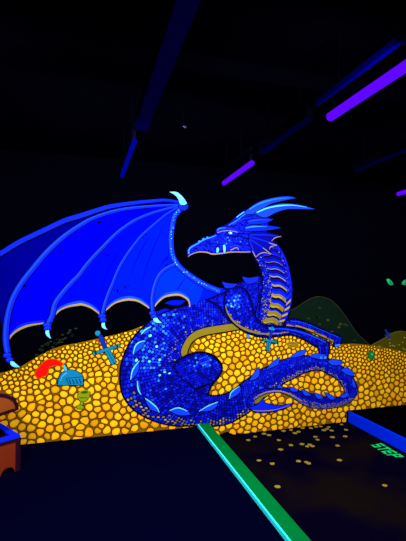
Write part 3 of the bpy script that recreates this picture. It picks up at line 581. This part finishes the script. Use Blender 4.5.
claw([(-0.3603, 1.0722), (-0.3313, 1.0751), (-0.3255, 1.0362), (-0.3123, 0.9913), (-0.3453, 1.0177), (-0.3619, 1.0472)], [(-0.3511, 1.0622), (-0.3363, 1.0231)])
claw([(0.1625, 1.1285), (0.1927, 1.1336), (0.1969, 1.0974), (0.2167, 1.0626), (0.1813, 1.0758), (0.1636, 1.0984)], [(0.1752, 1.1181), (0.1872, 1.0837)])
claw([(0.6822, 1.1601), (0.7178, 1.1685), (0.7453, 1.1366), (0.7728, 1.115), (0.7243, 1.1164), (0.6886, 1.134)], [(0.699, 1.1503), (0.7348, 1.1286)])
kn = [(-0.6962, 0.8525), (-0.6759, 0.8092), (-0.3463, 1.1258), (-0.3442, 1.091), (0.1669, 1.2005), (0.1769, 1.1601), (0.6758, 1.2173), (0.6905, 1.1796)]
for i in range(0, 8, 2):
    m = MB()
    for j in (0, 1): m.shape(disc(*kn[i+j], .036-.004*j, 12, .024), 'bone', 10.8+.4*j, .008, smooth=False); m.stroke([(kn[i+j][0]-.025, kn[i+j][1]+.004), (kn[i+j][0]+.015, kn[i+j][1]+.010)], .006, .006, 'bright', 11.6, smooth=False)
    m.build('knuckle', wg)

# ---- spines, horns, frill, face
def spine(pts, mat='bright', hl='cyan', L=12.6):
    q = pts; m = MB(); m.shape(q, mat, L, .008)
    if hl: m.stroke(q[:len(q)//2+1], .006, .006, hl, L+.5, wm=.013)
    m.build('spine', dr)
for q in ([(0.5584, 1.004), (0.5943, 1.0439), (0.6616, 1.083), (0.641, 1.032), (0.5996, 1.0066)], [(0.4775, 0.803), (0.4975, 0.8836), (0.5382, 0.9228), (0.5999, 0.9346), (0.5692, 0.8702), (0.5131, 0.8278)], [(0.4534, 0.5453), (0.4732, 0.6455), (0.539, 0.7335), (0.5291, 0.6401), (0.4867, 0.5735)],
          [(0.5588, 0.3862), (0.53, 0.4434), (0.5194, 0.5307), (0.5388, 0.5344), (0.5503, 0.4572)], [(0.6021, 0.3461), (0.6476, 0.3117), (0.7164, 0.2485), (0.748, 0.1922), (0.6749, 0.2234), (0.6281, 0.2786)], [(0.8536, 0.1994), (0.9498, 0.2201), (1.0474, 0.178), (1.0802, 0.1372), (0.9607, 0.1439)],
          [(1.1761, 0.1645), (1.2743, 0.2112), (1.3886, 0.2465), (1.3646, 0.1949), (1.2979, 0.1622)], [(1.5197, 0.2704), (1.543, 0.3402), (1.6368, 0.3965), (1.6484, 0.353), (1.6013, 0.302)]): spine(q)
for q in ([(1.7556, 0.4551), (1.8207, 0.5404), (1.8716, 0.5884), (1.8664, 0.4931), (1.7915, 0.4538)], [(1.9569, 0.5543), (2.0299, 0.6307), (2.1186, 0.6823), (2.1032, 0.6108), (2.0049, 0.5727)], [(2.2497, 0.6742), (2.3525, 0.7365), (2.4588, 0.7521), (2.4168, 0.6942)],
          [(2.5079, 0.6757), (2.5978, 0.7036), (2.7178, 0.6836), (2.7255, 0.6445), (2.6491, 0.6369)], [(2.7521, 0.6079), (2.835, 0.6258), (2.9595, 0.5859), (2.8876, 0.5544), (2.7937, 0.5669)], [(2.9254, 0.4954), (3.01, 0.5141), (3.0945, 0.4517), (3.0996, 0.4107), (2.9953, 0.4424)],
          [(3.0741, 0.3814), (3.1102, 0.3479), (3.129, 0.2701), (3.087, 0.2839)], [(2.9086, 0.1848), (3.0069, 0.2268), (3.0371, 0.1901), (2.9647, 0.1603)], [(2.6952, 0.2505), (2.7768, 0.2127), (2.8469, 0.1662), (2.7764, 0.1613)], [(2.5598, 0.2527), (2.6456, 0.2194), (2.6785, 0.1797), (2.6055, 0.1867)],
          [(2.4011, 0.3049), (2.4787, 0.2669), (2.5202, 0.2269), (2.4394, 0.2344)], [(2.2489, 0.3434), (2.3265, 0.315), (2.352, 0.2857), (2.2728, 0.2951)], [(2.097, 0.3803), (2.1394, 0.3637), (2.1668, 0.3347), (2.0968, 0.342)], [(1.9893, 0.3901), (2.0434, 0.3515), (1.9855, 0.3535)], [(1.8696, 0.383), (1.934, 0.3562), (1.8695, 0.342)]): spine(q, 'bright', None)
for q in ([(0.8084, 1.317), (0.8832, 1.3433), (1.0242, 1.3392), (0.9481, 1.2937)], [(0.7187, 1.2268), (0.8085, 1.2584), (0.8942, 1.2336), (0.8087, 1.1914), (0.7346, 1.1827)]): spine(q, 'wing_bright', None, 4.6)
for q in ([(1.4348, 1.5412), (1.5102, 1.5236), (1.6158, 1.5168), (1.5569, 1.4773), (1.4729, 1.4733)], [(1.6706, 1.5967), (1.7591, 1.5835), (1.8682, 1.5995), (1.8437, 1.5433), (1.7289, 1.5233)]): spine(q, 'royal', None, 12.6)
m = MB(); m.shape([(1.7486, 0.1553), (1.8025, 0.1617), (1.8568, 0.1836), (1.9177, 0.2384), (1.9418, 0.1876), (2.0586, 0.1554), (2.1833, 0.1471), (2.3038, 0.1551), (2.2084, 0.1202), (2.0706, 0.0895), (1.9231, 0.087), (1.8263, 0.1045)], 'royal', 12.6, .008); m.stroke([(1.7904, 0.1187), (1.9232, 0.1025), (2.0831, 0.104), (2.2464, 0.1395)], .005, .003, 'khaki', 13, wm=.008); m.build('tail_barb', dr)
def horn(pts, mat, hl, L, hc='cyan'):
    m = MB(); m.shape(pts, mat, L, .007); m.stroke(hl, .012, .003, hc, L+.5, wm=.016); m.build('horn', dr)
horn([(1.6892, 2.3025), (1.7737, 2.3741), (1.896, 2.4463), (2.0828, 2.5026), (2.2481, 2.5238), (2.3384, 2.5104), (2.2095, 2.4821), (2.0198, 2.4279), (1.9203, 2.3657), (1.8343, 2.3048)], 'bright', [(1.7616, 2.3532), (1.8959, 2.4281), (2.0827, 2.4842), (2.2738, 2.5113)], 15, 'sky')
horn([(1.8221, 2.311), (1.9574, 2.3812), (2.1203, 2.4298), (2.2991, 2.4393), (2.4422, 2.4234), (2.5876, 2.3931), (2.4026, 2.3874), (2.2345, 2.379), (2.0946, 2.3376), (1.9446, 2.2689)], 'bright', [(1.8465, 2.3189), (1.9698, 2.3727), (2.1328, 2.4109), (2.3119, 2.4249), (2.4816, 2.4102)], 16, 'cyan')
horn([(1.731, 2.2079), (1.7612, 2.2316), (1.8707, 2.2521), (2.0515, 2.2553), (1.9567, 2.2057), (1.7731, 2.1848)], 'royal', [(1.7491, 2.2153), (1.8707, 2.2385), (2.0065, 2.2465)], 15.5, 'bright')
horn([(1.696, 2.1392), (1.7176, 2.158), (1.7973, 2.1722), (1.9566, 2.1783), (2.1492, 2.1581), (1.9935, 2.1273), (1.7971, 2.1091), (1.7079, 2.1083)], 'royal', [(1.7127, 2.1398), (1.8094, 2.1592), (1.9689, 2.1651)], 17, 'sky')
m = MB(); fr = [(1.7486, 2.076), (1.8702, 2.1071), (2.0182, 2.0916), (2.1512, 2.0615), (2.068, 2.0406), (2.0303, 2.0053), (2.1052, 1.9546), (2.0176, 1.9456), (1.9975, 1.911), (2.0295, 1.8479), (1.9355, 1.8757), (1.8692, 1.8518), (1.8349, 1.8084), (1.7891, 1.8907), (1.7555, 1.9685)]
m.shape(fr, 'deep', 15, .007, smooth=False)
for q in ([(1.7607, 2.0652), (1.9438, 2.071), (2.1436, 2.059)], [(1.7606, 2.0427), (1.9188, 2.009), (2.0976, 1.9567)], [(1.7605, 2.0202), (1.894, 1.9404), (2.0246, 1.8524)], [(1.7581, 2.009), (1.7964, 1.9133), (1.8349, 1.8151)]): m.stroke(q, .012, .004, 'royal', 15.4, wm=.012)
for q in ([(2.1486, 2.0603), (2.0679, 2.0383), (2.0303, 2.003)], [(2.1027, 1.9557), (2.0225, 1.9412), (2, 1.9088)], [(2.0271, 1.8502), (1.9355, 1.8711), (1.8716, 1.8496), (1.8374, 1.8152)], [(1.7915, 1.8863), (1.8349, 1.8106)], [(1.9185, 1.9251), (2.0271, 1.8502)], [(1.9929, 1.9815), (2.1027, 1.9546)]): m.stroke(q, .004, .004, 'khaki', 15.9, wm=.008)
m.build('ear_frill', dr)
m = MB(); m.shape([(1.5041, 2.0791), (1.5252, 2.0909), (1.5487, 2.0872), (1.551, 2.0718), (1.5252, 2.0665)], 'ice', 15, .006); m.wall(disc(*[(1.5182, 2.0774)][0], .008, 8), 'ink', 15.6); m.build('eye', dr)['label'] = 'pale glowing eye under the brow'
for q in ([(1.3741, 1.9061), (1.3925, 1.9153), (1.3971, 1.8825), (1.3856, 1.856), (1.3718, 1.8623)], [(1.448, 1.9407), (1.4689, 1.9479), (1.4759, 1.9062), (1.4712, 1.8642), (1.4549, 1.8595), (1.4503, 1.9012)]):
    m = MB(); m.shape(q, 'cyan', 15, .005); m.build('fang', dr)
for q in ([(1.7236, 0.9549), (1.7452, 0.9607), (1.7594, 0.9159), (1.7331, 0.9235)], [(1.9885, 1.0306), (2.0579, 1.0149), (2.0627, 0.9921), (1.9958, 1.0034)], [(2.64, 0.6665), (2.6801, 0.6668), (2.6718, 0.6369), (2.6398, 0.6432)], [(2.6934, 0.6614), (2.7338, 0.6664), (2.7281, 0.6385), (2.6986, 0.6354)], [(2.8434, 0.7954), (2.9176, 0.804), (2.9063, 0.776), (2.8487, 0.7738)]):
    m = MB(); m.shape(q, 'sky', 13.2, .005); m.build('foot_claw', dr)

# ------------------------------------------------------------------ coins lying on the sunken floor
FC = [(2.1468, 4.1454), (1.9757, 3.9219), (1.8844, 3.7024), (2.0356, 3.7687), (1.6655, 3.4389), (1.5212, 3.0469), (2.1567, 3.7599), (1.9229, 3.4178), (1.9817, 3.379), (1.9898, 3.3487), (2.1775, 3.6934), (2.2332, 3.6849), (2.2256, 3.7239), (2.3959, 3.8938), (2.3736, 3.8172), (2.3989, 4.1686), (2.4887, 4.1358), (2.2959, 4.0769), (2.2393, 4.1439), (2.5644, 4.1534), (2.6259, 4.1556), (2.5939, 4.0406), (2.6999, 4.1073), (2.671, 4.0054), (2.5678, 3.835), (2.4847, 3.6247), (2.3024, 3.3292), (2.8414, 3.9812), (2.7128, 3.8161), (2.8946, 4.1385), (2.3759, 2.818), (1.5755, 3.5344), (1.6667, 4.0119), (1.9018, 4.1301), (1.7734, 4.081), (2.2377, 4.0505), (2.6497, 4.0629), (1.9369, 4.0777)]
LBL = {30: 'lone gold coin on the dark floor nearest the camera below STEP', 5: 'lone gold coin on the dark floor close beside the green kerb',
       31: 'gold coin left of its neighbour, closest to the kerb in the middle of the floor', 26: 'single gold coin on the dark floor between the touching pair and STEP'}
m = MB(); n = 18; r = .022
ang = [2*math.pi*i/n for i in range(n)]
for i in range(n):
    a, b = ang[i], ang[(i+1) % n]
    m.face([(r*math.cos(a), r*math.sin(a), 0), (r*math.cos(b), r*math.sin(b), 0), (r*math.cos(b), r*math.sin(b), .003), (r*math.cos(a), r*math.sin(a), .003)], 'floor_coin')
    m.face([(r*math.cos(a), r*math.sin(a), .003), (r*math.cos(b), r*math.sin(b), .003), (r*.82*math.cos(b), r*.82*math.sin(b), .003), (r*.82*math.cos(a), r*.82*math.sin(a), .003)], 'floor_coin')
    m.face([(r*.82*math.cos(a), r*.82*math.sin(a), .003), (r*.82*math.cos(b), r*.82*math.sin(b), .003), (r*.78*math.cos(b), r*.78*math.sin(b), .0022), (r*.78*math.cos(a), r*.78*math.sin(a), .0022)], 'floor_coin')
m.face([(r*.78*math.cos(a), r*.78*math.sin(a), .0022) for a in ang], 'floor_coin'); m.face([(r*math.cos(a), r*math.sin(a), 0) for a in ang[::-1]], 'floor_coin')
coin0 = m.build('floor_coin', None, True)
for i, (x, y) in enumerate(FC):
    o = coin0 if i == 0 else coin0.copy()
    if i: C.objects.link(o)
    s = rnd.uniform(.85, 1.15); o.scale = (s*1.1, s, 1); o.location = (x, min(y, D-.035), SUNK+.0002); o.rotation_euler = (0, 0, rnd.uniform(-.4, .4))
    tag(o, LBL.get(i, 'small flat gold coin among the scatter on the dark floor below the hoard'), 'coin', 'loose coins on the sunken floor')

# ------------------------------------------------------------------ treasure chest at the left, mouth open towards the wall
K = Vector((-.5105, 3.647, 0)); d1 = Vector((-.51, .86, 0)).normalized(); d2 = Vector((-.86, -.51, 0)).normalized()
t = tag(empty('treasure_chest', K), 'brown treasure chest with open lid and blue lining standing at the left edge', 'chest')
WD, LN, HT, TH = .58, .44, .272, .035
def loc(a, b, z): return K + d2*a + d1*b + Vector((0, 0, z))
def prism(m, prof, b0, b1, mat, endmat=None):     # prof in (a, z), run along d1
    f = [loc(a, b0, z) for a, z in prof]; g = [loc(a, b1, z) for a, z in prof]; N = len(prof)
    m.face(f, endmat or mat); m.face(g[::-1], endmat or mat)
    for i in range(N): m.face([f[i-1], f[i], g[i], g[i-1]][::-1], mat)
hole = lambda c: [(c-.055*math.cos(math.pi*i/8), .05*math.sin(math.pi*i/8)) for i in range(9)]
arch = [(0.0, 0)] + hole(.085) + hole(WD-.085) + [(WD, 0), (WD, HT), (0, HT)]
m = MB(); prism(m, arch, 0, TH, 'red_brown'); prism(m, arch, LN-TH, LN, 'red_brown')
prism(m, [(0, .05), (TH, .05), (TH, HT), (0, HT)], TH, LN-TH, 'red_brown'); prism(m, [(WD-TH, .05), (WD, .05), (WD, HT), (WD-TH, HT)], TH, LN-TH, 'red_brown')
prism(m, [(TH, .09), (WD-TH, .09), (WD-TH, .12), (TH, .12)], TH, LN-TH, 'chest_dark'); m.build('box', t, True)
m = MB()
for a0, a1, b0, b1 in ((-.008, WD+.008, -.008, .05), (-.008, WD+.008, LN-.05, LN+.008), (-.008, .05, .05, LN-.05), (WD-.05, WD+.008, .05, LN-.05)):
    prism(m, [(a0, HT-.004), (a1, HT-.004), (a1, HT+.014), (a0, HT+.014)], b0, b1, 'chest_blue')
m.build('rim', t, False)['label'] = 'glowing blue rim'
m = MB()
for b0, b1 in ((-.007, .0), (LN, LN+.007)):
    prism(m, [(-.006, 0), (.026, 0), (.026, HT-.004), (-.006, HT-.004)], b0, b1, 'chest_edge'); prism(m, [(.026, HT-.03), (WD, HT-.03), (WD, HT-.004), (.026, HT-.004)], b0, b1, 'chest_edge')
prism(m, [(-.012, 0), (-.0005, 0), (-.0005, HT-.004), (-.012, HT-.004)], -.007, LN+.007, 'chest_edge')
m.build('edge_band', t)
lz0, op = HT+.222, math.radians(7)      # lid held open like a mouth, hinged at the back out of the frame
def lid_pt(a, z): return (a*math.cos(op)-z*math.sin(op)*0+.008, lz0 - a*math.sin(op) + z)
lid = [lid_pt(0, 0)] + [lid_pt(.29-.29*math.cos(math.pi*i/16), .02+.185*math.sin(math.pi*i/16)) for i in range(17)] + [lid_pt(.58, 0)]
lid_in = [lid_pt(.035, .0)] + [lid_pt(.29-.265*math.cos(math.pi*i/16), .02+.16*math.sin(math.pi*i/16)) for i in range(17)] + [lid_pt(.545, 0)]
m = MB(); prism(m, lid, 0, LN, 'brown'); m.build('lid', t, True)
m = MB()
for i in range(len(lid)-1):
    a, b, c, d = lid[i], lid[i+1], lid_in[i+1], lid_in[i]
    for b0, b1 in ((-.007, 0.0),): prism(m, [a, b, c, d], b0, b1, 'chest_edge')
prism(m, [lid_pt(.035, .0), lid_pt(.545, 0), lid_pt(.545, .024), lid_pt(.035, .024)], -.007, 0, 'chest_edge')
m.build('lid_band', t)
for b in (.07, .31):
    m = MB(); prism(m, [(WD-.03, HT+.014), (WD-.012, HT+.014), (WD-.012, HT+.20), (WD-.03, HT+.20)], b, b+.06, 'chest_edge'); m.build('hinge', t)

# ------------------------------------------------------------------ ultraviolet tube lights under the ceiling
def tube_mb(m, x0, y0, x1, y1, z, r, mat, n=14, cap='fitting'):
    d = Vector((x1-x0, y1-y0, 0)).normalized(); u = Vector((-d.y, d.x, 0)); w = Vector((0, 0, 1))
    def ring(p, rr): return [p + u*rr*math.cos(2*math.pi*i/n) + w*rr*math.sin(2*math.pi*i/n) for i in range(n)]
    a, b = Vector((x0, y0, z)), Vector((x1, y1, z)); R = [ring(a-d*r*.6, r*.35), ring(a, r), ring(b, r), ring(b+d*r*.6, r*.35)]
    for k in range(3):
        for i in range(n): m.face([R[k][i-1], R[k][i], R[k+1][i], R[k+1][i-1]], mat)
    m.face(R[0], mat); m.face(R[3][::-1], mat)
def fixture(label, x0, y0, x1, y1, z, mat, r=.022, dx=0.0, wide=.05, house='housing'):
    t = tag(empty('tube_light', ((x0+x1)/2, (y0+y1)/2, z)), label, 'light', 'blacklight tubes under the ceiling')
    m = MB(); tube_mb(m, x0, y0, x1, y1, z, r, mat); m.build('tube', t)
    m = MB(); lo, hi = min(y0, y1), max(y0, y1); xa = (x0+x1)/2+dx
    m.box(xa-wide, xa+wide, lo-.05, hi+.05, z+.075, z+.105, house); m.build('housing', t)
    for yy in (lo+.03, hi-.03):
        m = MB(); m.box((x0+x1)/2-.012, (x0+x1)/2+.012, yy-.012, yy+.012, z+r*.7, z+.078, 'ceiling_black'); m.build('lamp_holder', t)
    for yy in (lo+.15, hi-.15):
        m = MB(); m.box(xa-.006, xa+.006, yy-.006, yy+.006, z+.125, 2.80, 'ceiling_black'); m.build('hanger', t)
Z = 2.45
fixture('near violet blacklight tube crossing the top right of the view', 1.285, 1.918, 1.285, .72, Z, 'uv_tube', .024, -.05, .012)
fixture('short violet blacklight tube hanging above the dragon horns', 1.2198, 3.497, 1.217, 2.84, Z, 'uv_tube', .021, -.03, .01, 'ceiling_black')
fixture('dull blue tube hanging above the tip of the dragon wing', .2984, 3.507, .3002, 2.60, Z, 'reflected_tube_glow', .016, 0, .02, 'ceiling_black')
fixture('violet blacklight tube just showing at the right edge', 3.1036, 3.438, 3.04, 2.3, Z, 'uv_tube', .021, -.03, .03, 'ceiling_black')
# fixture housings in line with the tubes; emission replaces tube light on them
def strip(label, pts, w, z=Z+.03, mat='channel_glow'):
    t = tag(empty('lit_channel', (pts[0][0], (pts[0][1]+pts[1][1])/2, z)), label, 'light', 'housings with added glow under the ceiling')
    (xa, ya), (xb, yb) = pts; lo, hi = min(ya, yb), max(ya, yb); x = (xa+xb)/2
    m = MB(); m.box(x-w, x+w, lo, hi, z+.012, z+.08, 'ceiling_black'); m.build('housing', t)
    m = MB(); m.box(x-w*.9, x+w*.9, lo+.01, hi-.01, z, z+.012, mat); m.build('lens', t)  # underside glows by emission; no real lens here
    for yy in (lo+.12, hi-.12):
        m = MB(); m.box(x-.006, x+.006, yy-.006, yy+.006, z+.08, 2.80, 'ceiling_black'); m.build('hanger', t)
strip('long dim blue fixture housing with added glow running up to the top edge of the view', [(.325, 2.50), (.325, .75)], .042)
strip('dim blue fixture housing with added glow between the two violet tubes', [(1.235, 2.72), (1.235, 2.04)], .024)
strip('faint blue fixture housing with added glow at the right, above the far right tube', [(2.25, 3.0), (2.25, 1.6)], .022, 2.50)
m = MB(); tube_mb(m, *((0.6328, 2.6468)), *[v+.02 for v in (0.6328, 2.6468)], 2.6, .006, 'fitting'); q = (0.6328, 2.6468); m.box(q[0]-.004, q[0]+.004, q[1]-.004, q[1]+.004, 2.6, 2.80, 'ceiling_black')
tag(m.build('ceiling_speck'), 'tiny pale hook hanging from the black ceiling above the wing claw', 'speck')  # small pale end on a thin black rod

# near-white lamps for the tube rows overhead; the two leftmost are added fill
def lamp(x, y, z, ln, power, tilt, col=(.92, .9, 1)):
    L = bpy.data.lights.new('tube_and_fill', 'AREA'); L.shape = 'RECTANGLE'; L.size = ln; L.size_y = .12; L.energy = power; L.color = col
    o = bpy.data.objects.new('tube_and_fill', L); C.objects.link(o); o.location = (x, y, z)
    o.rotation_euler = (math.radians(tilt), 0, 0)
POW = 60
for x, y, k in ((.30, 2.2, .9), (1.25, 1.2, .9), (1.25, 2.35, .55), (3.08, 2.0, 1.0), (-.9, 1.6, 1.0)):  # the last one is added, no tube row hangs there
    lamp(x, y, Z-.12, .4, POW*k, 55)

lamp(-.95, .9, Z-.12, .4, POW*.7, 0)  # added fill lamp without a tube, brightens the kerb side and riser

w = bpy.data.worlds.new('night'); bpy.context.scene.world = w; w.use_nodes = True
w.node_tree.nodes['Background'].inputs[0].default_value = (0, 0, .0004, 1); w.node_tree.nodes['Background'].inputs[1].default_value = 1

cam = bpy.data.cameras.new('camera'); co = bpy.data.objects.new('camera', cam); C.objects.link(co)
cam.sensor_fit = 'VERTICAL'; cam.sensor_height = 36; cam.lens = 36*405/541; cam.clip_start = .05
co.location = (0, 0, 1.55); co.rotation_euler = (math.pi/2+math.radians(1.4851), 0, -math.radians(16.2439))
sc = bpy.context.scene; sc.camera = co
sc.view_settings.view_transform = 'Standard'; sc.view_settings.look = 'None'; sc.view_settings.exposure = 0; sc.view_settings.gamma = 1
